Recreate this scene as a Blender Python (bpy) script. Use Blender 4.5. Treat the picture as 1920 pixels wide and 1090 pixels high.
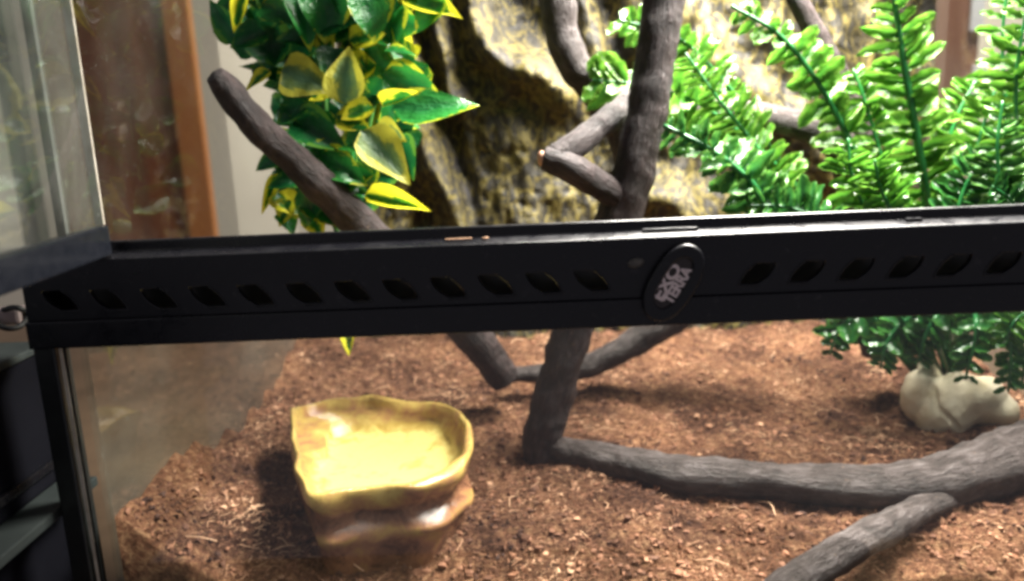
import bpy, bmesh, math, random
import numpy as np
from mathutils import Vector, Matrix, noise, Euler

rnd = random.Random(7)
S = bpy.context.scene
COL = S.collection
for o in list(bpy.data.objects):
    bpy.data.objects.remove(o)

# ------------------------------------------------------------------ camera
FPX, CX, CY = 1500.0, 960.0, 545.0          # focal length in photograph pixels
PITCH, ROLL, YAW = math.radians(12.0), math.radians(2.45), math.radians(1.0)
CAM = Vector((0.0, -0.375, 0.232))
cam_d = bpy.data.cameras.new('camera')
cam_d.sensor_width = 36.0
cam_d.lens = 36.0 * FPX / 1920.0
cam_d.clip_start, cam_d.clip_end = 0.01, 50
cam_d.dof.use_dof = True
cam_d.dof.focus_distance = 0.43
cam_d.dof.aperture_fstop = 6.0
cam = bpy.data.objects.new('camera', cam_d)
COL.objects.link(cam)
RM = (Matrix.Rotation(YAW, 3, 'Z') @ Matrix.Rotation(math.pi / 2 - PITCH, 3, 'X') @ Matrix.Rotation(-ROLL, 3, 'Z'))
cam.matrix_world = Matrix.Translation(CAM) @ RM.to_4x4()
S.camera = cam

# ------------------------------------------------------------------ world and lamps
W = bpy.data.worlds.new('World'); S.world = W
W.use_nodes = True
bg = W.node_tree.nodes['Background']
bg.inputs[0].default_value = (0.92, 0.88, 1.0, 1)
bg.inputs[1].default_value = 0.20

def area(name, loc, target, sx, sy, power, col):
    d = bpy.data.lights.new(name, 'AREA')
    d.shape = 'RECTANGLE'; d.size, d.size_y = sx, sy
    d.energy = power; d.color = col
    o = bpy.data.objects.new(name, d); COL.objects.link(o)
    o.location = loc
    o.rotation_euler = (Vector(target) - Vector(loc)).to_track_quat('-Z', 'Y').to_euler()
    return o

hood = area('hood_lamp', (0.235, 0.20, 0.52), (0.15, 0.13, 0), 0.34, 0.14, 18.5, (1.0, 0.95, 0.87))
hood.data.spread = math.radians(130)                     # the lamp sits in a reflector hood
room = area('room_lamp', (0.75, 0.6, 2.2), (0.5, 1.7, 0.5), 0.5, 0.5, 52, (1.0, 0.96, 0.90))
room.data.spread = math.radians(86)

S.view_settings.view_transform = 'Standard'
S.view_settings.look = 'None'
S.view_settings.exposure = 0.0
S.view_settings.gamma = 1.0
S.cycles.filter_width = 3.3
S.cycles.max_bounces = 10
S.cycles.transparent_max_bounces = 24
S.cycles.sample_clamp_indirect = 6

# ------------------------------------------------------------------ helpers
def ray(px, py):
    return (RM @ Vector(((px - CX) / FPX, -(py - CY) / FPX, -1.0)))
def U(px, py, Y):                            # the place at distance Y behind the front that shows at a photograph pixel
    d = ray(px, py); return CAM + d * ((Y - CAM.y) / d.y)
def G(px, py, z=0.0):
    d = ray(px, py); return CAM + d * ((z - CAM.z) / d.z)
def PX(px, py, x):
    d = ray(px, py); return CAM + d * ((x - CAM.x) / d.x)

def mesh(name, verts, faces, mat=None, smooth=True):
    m = bpy.data.meshes.new(name)
    m.from_pydata([tuple(v) for v in verts], [], faces)
    m.update()
    if smooth and len(m.polygons):
        m.polygons.foreach_set('use_smooth', [True] * len(m.polygons))
    if mat: m.materials.append(mat)
    return m
def link(name, data, parent=None):
    o = bpy.data.objects.new(name, data); COL.objects.link(o)
    if parent is not None:
        o.parent = parent
        if parent.parent is None:
            o.matrix_parent_inverse = Matrix.Translation(-parent.location)
    return o
def empty(name, loc):
    o = bpy.data.objects.new(name, None); COL.objects.link(o)
    o.location = loc; o.empty_display_size = 0.01
    return o
def tag(o, label=None, cat=None, group=None, kind=None):
    if label: o['label'] = label
    if cat: o['category'] = cat
    if group: o['group'] = group
    if kind: o['kind'] = kind
    return o
def from_bm(name, bm, mat, parent=None, smooth=False):
    m = bpy.data.meshes.new(name); bm.to_mesh(m); bm.free()
    if smooth: m.polygons.foreach_set('use_smooth', [True] * len(m.polygons))
    if mat: m.materials.append(mat)
    return link(name, m, parent)
def add_box(bm, lo, hi, bevel=0.0):
    r = bmesh.ops.create_cube(bm, size=1.0)
    lo, hi = Vector(lo), Vector(hi)
    bmesh.ops.scale(bm, vec=hi - lo, verts=r['verts'])
    bmesh.ops.translate(bm, vec=(lo + hi) / 2, verts=r['verts'])
    if bevel:
        es = {e for v in r['verts'] for e in v.link_edges}
        bmesh.ops.bevel(bm, geom=list(es), offset=bevel, segments=2, affect='EDGES', profile=0.6)
def box(name, lo, hi, mat, parent=None, bevel=0.0):
    bm = bmesh.new(); add_box(bm, lo, hi, bevel)
    return from_bm(name, bm, mat, parent)
def extrude_profile(name, prof, x0, x1, mat, parent=None):   # prof: list of (y, z), closed
    n = len(prof)
    v = [(x0, y, z) for y, z in prof] + [(x1, y, z) for y, z in prof]
    f = [(i, (i + 1) % n, n + (i + 1) % n, n + i) for i in range(n)]
    f += [tuple(range(n - 1, -1, -1)), tuple(range(n, 2 * n))]
    bm = bmesh.new()
    bv = [bm.verts.new(p) for p in v]
    for q in f: bm.faces.new([bv[i] for i in q])
    bmesh.ops.recalc_face_normals(bm, faces=bm.faces)
    es = [e for e in bm.edges if len(e.link_faces) == 2 and abs(e.verts[0].co.x - e.verts[1].co.x) > 1e-4]
    bmesh.ops.bevel(bm, geom=es, offset=0.0008, segments=2, affect='EDGES', profile=0.5)
    return from_bm(name, bm, mat, parent)

# ------------------------------------------------------------------ materials
def mat(name):
    m = bpy.data.materials.new(name); m.use_nodes = True
    nt = m.node_tree; b = nt.nodes['Principled BSDF']
    return m, nt, b
def N(nt, t, **kw):
    n = nt.nodes.new(t)
    for k, v in kw.items():
        if k in n.inputs: n.inputs[k].default_value = v
        else: setattr(n, k, v)
    return n
def L(nt, a, b): nt.links.new(a, b)
def ramp(nt, stops):
    r = nt.nodes.new('ShaderNodeValToRGB'); e = r.color_ramp.elements
    while len(e) < len(stops): e.new(0.5)
    for q, (p, c) in zip(e, stops):
        q.position = p; q.color = (*c, 1) if len(c) == 3 else c
    return r
def noise_tex(nt, scale, detail=4, rough=0.55, dist=0.0, vec=None):
    n = nt.nodes.new('ShaderNodeTexNoise')
    n.inputs['Scale'].default_value = scale; n.inputs['Detail'].default_value = detail
    n.inputs['Roughness'].default_value = rough; n.inputs['Distortion'].default_value = dist
    if vec is not None: L(nt, vec, n.inputs['Vector'])
    return n
def objco(nt): return nt.nodes.new('ShaderNodeTexCoord').outputs['Object']
def bump(nt, b, h, strength, dist):
    n = nt.nodes.new('ShaderNodeBump')
    n.inputs['Strength'].default_value = strength; n.inputs['Distance'].default_value = dist
    L(nt, h, n.inputs['Height']); L(nt, n.outputs[0], b.inputs['Normal'])
def rich(name, scale, stops, rough=0.6, bump_s=0.0, bump_d=0.001, spec=0.5, detail=5, dist=0.0, bscale=None, stretch=None):
    m, nt, b = mat(name)
    co = objco(nt)
    if stretch:
        mp = N(nt, 'ShaderNodeMapping'); mp.inputs['Scale'].default_value = stretch
        L(nt, co, mp.inputs[0]); co = mp.outputs[0]
    n = noise_tex(nt, scale, detail, 0.6, dist, co)
    r = ramp(nt, stops)
    L(nt, n.outputs['Fac'], r.inputs[0]); L(nt, r.outputs[0], b.inputs['Base Color'])
    b.inputs['Roughness'].default_value = rough
    b.inputs['Specular IOR Level'].default_value = spec
    if bump_s:
        n2 = noise_tex(nt, bscale or scale * 2, 6, 0.65, 0, co)
        bump(nt, b, n2.outputs['Fac'], bump_s, bump_d)
    return m

M_PLASTIC, nt, b = mat('black_plastic')
co = objco(nt)
n1 = noise_tex(nt, 260, 6, 0.7, 0.2, co); r1 = ramp(nt, [(0.60, (0.0055, 0.0055, 0.0075)), (0.74, (0.030, 0.028, 0.030)), (0.84, (0.12, 0.11, 0.10))])
L(nt, n1.outputs['Fac'], r1.inputs[0]); L(nt, r1.outputs[0], b.inputs['Base Color'])
n2 = noise_tex(nt, 45, 5, 0.6, 1.2, co); mr = N(nt, 'ShaderNodeMapRange'); mr.inputs[1].default_value = 0.3; mr.inputs[2].default_value = 0.7; mr.inputs[3].default_value = 0.2; mr.inputs[4].default_value = 0.42
L(nt, n2.outputs['Fac'], mr.inputs[0]); L(nt, mr.outputs[0], b.inputs['Roughness'])
b.inputs['Specular IOR Level'].default_value = 0.4
n3 = noise_tex(nt, 900, 3, 0.6, 0, co); bump(nt, b, n3.outputs['Fac'], 0.08, 0.0004)
M_FRAME = rich('black_frame_plastic', 220, [(0.3, (0.006, 0.007, 0.010)), (0.8, (0.012, 0.013, 0.017))], rough=0.18, spec=0.3)
M_SILICONE = rich('black_silicone', 90, [(0.3, (0.008, 0.009, 0.009)), (0.8, (0.018, 0.021, 0.020))], rough=0.32)
M_LETTER = rich('badge_print', 500, [(0.3, (0.62, 0.50, 0.48)), (0.7, (0.82, 0.70, 0.68))], rough=0.3)
M_BADGE = rich('badge_plate', 300, [(0.3, (0.022, 0.014, 0.012)), (0.7, (0.035, 0.026, 0.022))], rough=0.4)
def bark(name, stops):
    m, nt, b = mat(name)
    at = N(nt, 'ShaderNodeAttribute', attribute_name='bark_co'); co = at.outputs['Vector']
    mp = N(nt, 'ShaderNodeMapping'); mp.inputs['Scale'].default_value = (1, 1, 0.22); L(nt, co, mp.inputs[0])
    n1 = noise_tex(nt, 420, 7, 0.68, 0.6, mp.outputs[0])      # long grain
    n2 = noise_tex(nt, 60, 5, 0.6, 0.8, co)                    # patches
    n3 = noise_tex(nt, 330, 4, 0.6, 0, co)                     # specks of bedding and lichen
    mm = N(nt, 'ShaderNodeMath', operation='MULTIPLY_ADD'); mm.inputs[1].default_value = 0.55; L(nt, n1.outputs['Fac'], mm.inputs[0])
    m2 = N(nt, 'ShaderNodeMath', operation='MULTIPLY'); m2.inputs[1].default_value = 0.45; L(nt, n2.outputs['Fac'], m2.inputs[0]); L(nt, m2.outputs[0], mm.inputs[2])
    r = ramp(nt, stops); L(nt, mm.outputs[0], r.inputs[0])
    rs = ramp(nt, [(0.66, (0, 0, 0)), (0.74, (0.7, 0.7, 0.7))]); L(nt, n3.outputs['Fac'], rs.inputs[0])
    mx = N(nt, 'ShaderNodeMix', data_type='RGBA'); L(nt, rs.outputs[0], mx.inputs[0]); L(nt, r.outputs[0], mx.inputs[6]); mx.inputs[7].default_value = (0.20, 0.13, 0.09, 1)
    L(nt, mx.outputs[2], b.inputs['Base Color']); b.inputs['Roughness'].default_value = 0.6; b.inputs['Specular IOR Level'].default_value = 0.4
    ad = N(nt, 'ShaderNodeMath', operation='ADD'); L(nt, n1.outputs['Fac'], ad.inputs[0]); L(nt, n2.outputs['Fac'], ad.inputs[1])
    bump(nt, b, ad.outputs[0], 1.0, 0.0035)
    return m
M_BARK = bark('branch_bark', [(0.36, (0.009, 0.006, 0.006)), (0.48, (0.028, 0.018, 0.017)), (0.58, (0.058, 0.039, 0.038)), (0.72, (0.12, 0.092, 0.092))])
M_BARK_GREY = bark('weathered_bark', [(0.36, (0.012, 0.008, 0.007)), (0.48, (0.038, 0.026, 0.023)), (0.58, (0.078, 0.061, 0.059)), (0.72, (0.185, 0.16, 0.16))])
M_CUT = rich('cut_wood', 200, [(0.3, (0.36, 0.17, 0.09)), (0.7, (0.6, 0.36, 0.24))], rough=0.7)
M_SOIL, nt, b = mat('coconut_fibre_soil')
n1 = noise_tex(nt, 260, 6, 0.7, 0.6, objco(nt)); n2 = noise_tex(nt, 17, 4, 0.6, 0.4, objco(nt))
r1 = ramp(nt, [(0.30, (0.028, 0.012, 0.007)), (0.5, (0.145, 0.064, 0.035)), (0.75, (0.38, 0.23, 0.13))]); L(nt, n1.outputs['Fac'], r1.inputs[0])
r2 = ramp(nt, [(0.38, (0.30, 0.26, 0.25)), (0.60, (1.1, 1.1, 1.05))]); L(nt, n2.outputs['Fac'], r2.inputs[0])   # damp and dry patches
mx = N(nt, 'ShaderNodeMix', data_type='RGBA', blend_type='MULTIPLY'); mx.inputs[0].default_value = 1.0
L(nt, r1.outputs[0], mx.inputs[6]); L(nt, r2.outputs[0], mx.inputs[7]); L(nt, mx.outputs[2], b.inputs['Base Color'])
b.inputs['Roughness'].default_value = 0.9; b.inputs['Specular IOR Level'].default_value = 0.15
bump(nt, b, n1.outputs['Fac'], 1.0, 0.004)
M_WALL = rich('painted_wall', 3, [(0.3, (0.44, 0.39, 0.31)), (0.7, (0.49, 0.44, 0.35))], rough=0.8, bump_s=0.1, bscale=60)
M_WOOD = rich('varnished_wood', 9, [(0.25, (0.12, 0.032, 0.011)), (0.55, (0.26, 0.078, 0.024)), (0.8, (0.38, 0.14, 0.045))], rough=0.45, stretch=(3, 3, 0.25), detail=6, dist=0.6)
M_WOOD_LIT = rich('lit_wood_side', 9, [(0.25, (0.48, 0.16, 0.04)), (0.75, (0.62, 0.26, 0.08))], rough=0.45, stretch=(3, 3, 0.25))  # light on the post's side face is put into this orange
M_WOOD_PALE = rich('pale_brown_wood', 8, [(0.25, (0.22, 0.10, 0.06)), (0.75, (0.38, 0.2, 0.13))], rough=0.4, stretch=(3, 3, 0.25))
M_DARKMETAL = rich('dark_green_metal', 30, [(0.3, (0.022, 0.034, 0.032)), (0.7, (0.05, 0.065, 0.058))], rough=0.4)
M_CABINET = rich('dark_blue_black_panel', 14, [(0.3, (0.003, 0.003, 0.005)), (0.7, (0.006, 0.006, 0.009))], rough=0.8, spec=0.05)
M_LEDGE = rich('grey_green_ledge', 25, [(0.3, (0.022, 0.027, 0.027)), (0.7, (0.038, 0.045, 0.044))], rough=0.6, spec=0.2)
M_CABLE = rich('black_cable', 50, [(0.3, (0.008, 0.008, 0.008)), (0.7, (0.015, 0.015, 0.015))], rough=0.65)
M_PLUG = rich('pink_white_plastic', 60, [(0.3, (0.30, 0.23, 0.22)), (0.7, (0.40, 0.32, 0.31))], rough=0.6)
M_WHITE = rich('plain_white', 30, [(0.3, (0.8, 0.8, 0.78)), (0.7, (0.86, 0.86, 0.84))], rough=0.4)
M_SHELL = rich('cream_rock', 45, [(0.25, (0.45, 0.36, 0.2)), (0.5, (0.66, 0.58, 0.42)), (0.8, (0.76, 0.70, 0.55))], rough=0.7, bump_s=0.6, bump_d=0.0016, bscale=230)
M_TABLE = rich('dark_table_top', 12, [(0.3, (0.09, 0.058, 0.036)), (0.7, (0.16, 0.105, 0.065))], rough=0.5)

def glass(name, dust, tint, refl=1.0):
    m, nt, b = mat(name)
    nt.nodes.remove(b)
    out = [n for n in nt.nodes if n.type == 'OUTPUT_MATERIAL'][0]
    tr = N(nt, 'ShaderNodeBsdfTransparent'); tr.inputs[0].default_value = (*tint, 1)
    gl = N(nt, 'ShaderNodeBsdfGlossy'); gl.inputs['Roughness'].default_value = 0.035
    gl.inputs[0].default_value = (refl, refl, refl, 1)
    fr = N(nt, 'ShaderNodeFresnel'); fr.inputs[0].default_value = 1.45
    mx = N(nt, 'ShaderNodeMixShader')
    ge = N(nt, 'ShaderNodeNewGeometry')
    inv = N(nt, 'ShaderNodeMath', operation='SUBTRACT'); inv.inputs[0].default_value = 1.0; L(nt, ge.outputs['Backfacing'], inv.inputs[1])
    f2 = N(nt, 'ShaderNodeMath', operation='MULTIPLY'); f2.inputs[1].default_value = 1.7; f2.use_clamp = True; L(nt, fr.outputs[0], f2.inputs[0])   # both faces of the sheet
    fm = N(nt, 'ShaderNodeMath', operation='MULTIPLY'); L(nt, f2.outputs[0], fm.inputs[0]); L(nt, inv.outputs[0], fm.inputs[1])
    L(nt, fm.outputs[0], mx.inputs[0]); L(nt, tr.outputs[0], mx.inputs[1]); L(nt, gl.outputs[0], mx.inputs[2])
    df = N(nt, 'ShaderNodeBsdfDiffuse'); df.inputs[0].default_value = (0.6, 0.62, 0.55, 1)
    n = noise_tex(nt, 7, 5, 0.6, 0.5, objco(nt))
    n.inputs['Scale'].default_value = 11
    ns = noise_tex(nt, 420, 2, 0.5, 0, objco(nt)); rs = ramp(nt, [(0.70, (0, 0, 0)), (0.76, (0.22, 0.22, 0.22))]); L(nt, ns.outputs['Fac'], rs.inputs[0])
    r0 = ramp(nt, [(0.40, (0.1 * dust,) * 3), (0.72, (dust,) * 3)]); L(nt, n.outputs['Fac'], r0.inputs[0])
    r = N(nt, 'ShaderNodeMath', operation='MULTIPLY_ADD'); r.inputs[1].default_value = 1.0
    ml = N(nt, 'ShaderNodeMath', operation='MULTIPLY'); L(nt, rs.outputs[0], ml.inputs[0]); L(nt, n.outputs['Fac'], ml.inputs[1])
    L(nt, r0.outputs[0], r.inputs[0]); L(nt, ml.outputs[0], r.inputs[2])
    m2 = N(nt, 'ShaderNodeMixShader')
    L(nt, r.outputs[0], m2.inputs[0]); L(nt, mx.outputs[0], m2.inputs[1]); L(nt, df.outputs[0], m2.inputs[2])
    L(nt, m2.outputs[0], out.inputs[0])
    return m
M_GLASS = glass('pane_glass', 0.03, (0.97, 0.985, 0.975))
M_GLASS_FRONT = glass('dusty_pane_glass', 0.03, (0.96, 0.975, 0.965))
M_GLASS_DOOR = glass('door_glass', 0.10, (0.93, 0.955, 0.94))
M_GLASS_EDGE, nt, b = mat('ground_glass_edge')
b.inputs['Base Color'].default_value = (0.50, 0.46, 0.38, 1); b.inputs['Roughness'].default_value = 0.2
n = noise_tex(nt, 80, 4, 0.6, 0, objco(nt)); r = ramp(nt, [(0.3, (0.38, 0.33, 0.26)), (0.7, (0.62, 0.58, 0.5))])
L(nt, n.outputs[0], r.inputs[0]); L(nt, r.outputs[0], b.inputs['Base Color'])

# leaf material: green heart, yellow margin; "across" runs 0 (midrib) .. 1 (edge), "along" 0 .. 1
def leaf_mat(name, heart, mid, margin, thr, rough=0.24, transl=0.25, under=False):
    m, nt, b = mat(name)
    a = N(nt, 'ShaderNodeAttribute', attribute_name='across')
    oi = N(nt, 'ShaderNodeObjectInfo')
    ad = N(nt, 'ShaderNodeVectorMath', operation='ADD')
    L(nt, objco(nt), ad.inputs[0]); L(nt, oi.outputs['Location'], ad.inputs[1])
    n = noise_tex(nt, 2.3, 4, 0.6, 0.4, ad.outputs[0])
    mu = N(nt, 'ShaderNodeMath', operation='MULTIPLY_ADD')
    mu.inputs[1].default_value = 2.0; mu.inputs[2].default_value = -1.0
    L(nt, n.outputs['Fac'], mu.inputs[0])
    s = N(nt, 'ShaderNodeMath', operation='ADD'); L(nt, a.outputs['Fac'], s.inputs[0]); L(nt, mu.outputs[0], s.inputs[1])
    r = ramp(nt, [(0.0, heart), (thr - 0.12, mid), (thr + 0.08, margin)])
    L(nt, s.outputs[0], r.inputs[0])
    hs = N(nt, 'ShaderNodeHueSaturation')
    v = N(nt, 'ShaderNodeMapRange'); v.inputs[3].default_value = 0.75; v.inputs[4].default_value = 1.2
    L(nt, oi.outputs['Random'], v.inputs[0]); L(nt, v.outputs[0], hs.inputs['Value']); L(nt, r.outputs[0], hs.inputs['Color'])
    L(nt, hs.outputs[0], b.inputs['Base Color'])
    b.inputs['Roughness'].default_value = rough
    tl = N(nt, 'ShaderNodeBsdfTranslucent'); L(nt, hs.outputs[0], tl.inputs[0])
    mx = N(nt, 'ShaderNodeMixShader'); mx.inputs[0].default_value = transl
    out = [q for q in nt.nodes if q.type == 'OUTPUT_MATERIAL'][0]
    L(nt, b.outputs[0], mx.inputs[1]); L(nt, tl.outputs[0], mx.inputs[2]); L(nt, mx.outputs[0], out.inputs[0])
    n2 = noise_tex(nt, 5, 4, 0.6, 0, objco(nt)); bump(nt, b, n2.outputs['Fac'], 0.25, 0.05)
    return m
M_LEAF = leaf_mat('variegated_leaf', (0.010, 0.125, 0.03), (0.028, 0.24, 0.035), (0.50, 0.56, 0.03), 1.06)
M_LEAF_YEL = leaf_mat('yellow_edged_leaf', (0.012, 0.13, 0.018), (0.07, 0.28, 0.02), (0.78, 0.74, 0.04), 0.50, transl=0.3)
M_LEAF_UNDER = leaf_mat('pale_leaf_underside', (0.09, 0.20, 0.09), (0.18, 0.28, 0.07), (0.62, 0.60, 0.06), 0.66, rough=0.45, transl=0.3)
M_LEAF_DARK = leaf_mat('dark_leaf', (0.005, 0.065, 0.022), (0.013, 0.13, 0.03), (0.09, 0.24, 0.03), 0.98)
M_FERN = leaf_mat('fern_leaflet', (0.03, 0.13, 0.015), (0.075, 0.22, 0.02), (0.15, 0.31, 0.04), 0.8, rough=0.2, transl=0.32)
M_FERN_DARK = leaf_mat('dark_fern_leaflet', (0.015, 0.09, 0.022), (0.04, 0.155, 0.025), (0.10, 0.25, 0.045), 0.8, rough=0.2, transl=0.25)
M_RACHIS = rich('fern_stalk', 60, [(0.3, (0.008, 0.085, 0.022)), (0.7, (0.02, 0.16, 0.035))], rough=0.3)
M_STEM = rich('vine_stem', 60, [(0.3, (0.02, 0.10, 0.02)), (0.7, (0.06, 0.18, 0.03))], rough=0.4)

# ------------------------------------------------------------------ curves and tubes
def catmull(pts, n):
    P = [np.array(p, float) for p in pts]
    P = [2 * P[0] - P[1]] + P + [2 * P[-1] - P[-2]]
    out = []
    segs = len(P) - 3
    for k in range(n):
        t = k / (n - 1) * segs
        i = min(int(t), segs - 1); u = t - i
        a, b_, c, d = P[i], P[i + 1], P[i + 2], P[i + 3]
        out.append(0.5 * ((2 * b_) + (c - a) * u + (2 * a - 5 * b_ + 4 * c - d) * u * u + (3 * b_ - a - 3 * c + d) * u ** 3))
    return np.array(out)
def tube(pts_r, n=40, seg=14, rough=0.0, freq=60, seed=0, caps=True):
    """pts_r: list of (x, y, z, r). A closed tube with an uneven skin."""
    C = catmull(pts_r, n)
    verts, faces, tube.co = [], [], []
    run = 0.0
    up = Vector((0.13, 0.3, 0.94)).normalized()
    prev = None
    for k in range(n):
        p = Vector(C[k][:3]); r = max(C[k][3], 0.0003)
        t = (Vector(C[min(k + 1, n - 1)][:3]) - Vector(C[max(k - 1, 0)][:3])).normalized()
        if prev is None:
            a = up if abs(t.dot(up)) < 0.9 else Vector((1, 0, 0))
            u = (a - t * a.dot(t)).normalized()
        else:
            u = (prev - t * prev.dot(t)).normalized()
        prev = u; w = t.cross(u)
        if k: run += float(np.linalg.norm(C[k][:3] - C[k - 1][:3]))
        for j in range(seg):
            an = 2 * math.pi * j / seg
            d = u * math.cos(an) + w * math.sin(an)
            q = p + d * r
            if rough:
                h = noise.noise(q * freq + Vector((seed, 0, 0))) + 0.5 * noise.noise(q * freq * 2.3 + Vector((0, seed, 0)))
                q = p + d * (r * (1 + rough * h))
            verts.append(q); tube.co += [math.cos(an) * r + seed, math.sin(an) * r, run]
    for k in range(n - 1):
        for j in range(seg):
            j2 = (j + 1) % seg
            faces.append((k * seg + j, k * seg + j2, (k + 1) * seg + j2, (k + 1) * seg + j))
    if caps:
        for k, s in ((0, -1), (n - 1, 1)):
            p = Vector(C[k][:3]); r = C[k][3]
            t = (Vector(C[min(k + 1, n - 1)][:3]) - Vector(C[max(k - 1, 0)][:3])).normalized()
            verts.append(p + t * s * r * 0.35); c = len(verts) - 1; tube.co += [seed, 0, run * (k > 0) + s * r]
            for j in range(seg):
                j2 = (j + 1) % seg
                f = (k * seg + j, k * seg + j2, c)
                faces.append(f if s > 0 else f[::-1])
    return verts, faces
def branch(name, pts, mat_, parent=None, n=60, seg=18, rough=0.15, seed=0):
    v, f = tube(pts, n, seg, rough, 70, seed)
    me = mesh(name, v, f, mat_)
    me.attributes.new('bark_co', 'FLOAT_VECTOR', 'POINT').data.foreach_set('vector', np.asarray(tube.co, np.float32))
    return link(name, me, parent)
def P4(px, py, Y, rpx):                       # a point and a radius given in photograph pixels
    p = U(px, py, Y); d = (RM.transposed() @ (p - CAM)).z * -1
    return (p.x, p.y, p.z, rpx * d / FPX)

# ================================================================== THE ROOM
tag(link('wall', mesh('wall', [(-3, 1.7, -1), (3, 1.7, -1), (3, 1.7, 2.4), (-3, 1.7, 2.4)], [(0, 1, 2, 3)], M_WALL)), 'plain beige wall behind the glass tank', kind='structure')
tag(box('table', (-1.2, -0.12, -0.10), (0.9, 0.92, -0.055), M_TABLE, bevel=0.003), 'dark table top under the glass tank', kind='structure')

# wooden post behind the left pane: dark face, lit side painted in as orange
YP = 0.95
a0, a1, a2 = U(92, 200, YP).x, U(326, 200, YP).x, U(378, 200, YP).x
post = empty('wooden_post', (a0, YP, -0.9))
tag(post, 'dark brown wooden post with its lit side coloured orange behind the left pane', 'post')
box('front_board', (a0, YP, -0.9), (a1, YP + 0.010, 1.3), M_WOOD, post, 0.004)
box('lit_side', (a1 + 0.001, YP - 0.008, -0.9), (a2, YP + 0.012, 1.3), M_WOOD_LIT, post, 0.004)
# paler wooden post on the other side, with narrow white strips
YR = 0.95
c0, c1 = U(1735, 100, YR).x, U(1835, 100, YR).x
post2 = empty('wooden_post', ((c0 + c1) / 2, YR, -0.9))
tag(post2, 'pale brown wooden post with white strips behind the fern', 'post')
box('front_board', (c0, YR, -0.9), (c1, YR + 0.06, 1.3), M_WOOD_PALE, post2, 0.004)
for (y0, y1) in ((-30, 58), (122, 190)):
    q0, q1 = U(1824, y0, YR - 0.004), U(1838, y1, YR - 0.004)
    box('flat_strip', (q0.x, YR - 0.006, q1.z), (q1.x + 0.004, YR - 0.001, q0.z), M_WHITE, post2, 0.001)
# thin dark green upright
YG = 0.55
g0, g1 = U(2, 200, YG).x, U(34, 200, YG).x
up_ = empty('rack_upright', ((g0 + g1) / 2, YG, -0.9))
tag(up_, 'slim dark green metal upright behind the open glass door', 'upright')
box('web', (g0, YG, -0.9), (g1, YG + 0.003, 1.2), M_DARKMETAL, up_)
box('flange', (g0, YG + 0.003, -0.9), (g0 + 0.003, YG + 0.02, 1.2), M_DARKMETAL, up_)
box('flange', (g1 - 0.003, YG + 0.003, -0.9), (g1, YG + 0.02, 1.2), M_DARKMETAL, up_)

# dark cabinet standing to the left of the tank
XC = -0.262
zt = PX(30, 680, XC).z; zb = PX(30, 965, XC).z
ya, yb = -0.24, 0.040
cab = empty('dark_cabinet', (XC - 0.2, 0.05, -0.055))
tag(cab, 'dark low cabinet with a grey top beside the tank', 'cabinet')
box('side_panel', (XC - 0.40, ya, zb), (XC, yb, zt), M_CABINET, cab, 0.002)
box('cabinet_top', (XC - 0.40, ya - 0.004, zt), (XC + 0.002, yb + 0.003, zt + 0.004), M_LEDGE, cab, 0.001)
box('trim_strip', (XC, ya, zb + 0.010), (XC + 0.003, yb, zb + 0.015), M_PLASTIC, cab, 0.001)
box('ledge', (XC - 0.40, ya, zb - 0.006), (XC + 0.018, yb, zb - 0.0005), M_LEDGE, cab, 0.001)
box('plinth', (XC - 0.40, ya, -0.055), (XC - 0.004, yb, zb - 0.0065), M_CABINET, cab)
ztop = zt + 0.004
cp = [G(-60, 640, ztop + 0.002), G(-15, 596, ztop + 0.004), G(12, 580, ztop + 0.010), G(35, 578, ztop + 0.012), G(52, 592, ztop + 0.006), G(38, 612, ztop + 0.002), G(8, 615, ztop + 0.002), G(-20, 600, ztop + 0.004), G(-70, 600, ztop + 0.002)]
v, f = tube([(p.x, p.y, p.z, 0.0017) for p in cp], 70, 8)
tag(link('cable', mesh('cable', v, f, M_CABLE)), 'black cable curled on the grey top of the low cabinet', 'cable')
q = G(28, 606, ztop)
pl = empty('plug', q); tag(pl, 'small pinkish white plug lying in the cable loop', 'plug')
box('plug_body', (q.x - 0.009, q.y - 0.006, q.z), (q.x + 0.007, q.y + 0.006, q.z + 0.010), M_PLUG, pl, 0.002)
box('plug_neck', (q.x + 0.007, q.y - 0.003, q.z + 0.003), (q.x + 0.015, q.y + 0.003, q.z + 0.008), M_CABLE, pl, 0.001)

# ================================================================== THE TANK
XL, XR, YB, ZT = -0.219, 0.385, 0.400, 0.62
zf0 = U(960, 619, 0).z                        # lower edge of the vent strip
zf1 = U(960, 456, 0).z                        # its upper front edge
tank = empty('glass_terrarium', ((XL + XR) / 2, YB / 2, -0.05))
tag(tank, 'glass terrarium with a black slotted vent strip and open left door', 'terrarium')
V0 = U(56, 600, 0).x; V1 = XR + 0.012
fl = box('floor_tray', (XL, 0.002, -0.055), (XR, YB, -0.045), M_SILICONE, tank)
box('bottom_rim', (V0, -0.004, -0.0545), (V1, 0.0015, -0.025), M_PLASTIC, tank, 0.001)
box('front_pane', (XL + 0.001, 0.002, -0.045), (XR - 0.001, 0.006, zf0 + 0.012), M_GLASS_FRONT, tank)
lp = box('side_pane', (XL - 0.004, 0.0065, -0.045), (XL, YB - 0.001, ZT), M_GLASS, tank)
lp['label'] = 'side pane in front of the dark wooden post'
rp = box('side_pane', (XR, 0.0065, -0.045), (XR + 0.004, YB - 0.001, ZT), M_GLASS, tank)
box('back_pane', (XL - 0.004, YB, -0.045), (XR + 0.004, YB + 0.004, ZT), M_GLASS, tank)
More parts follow.
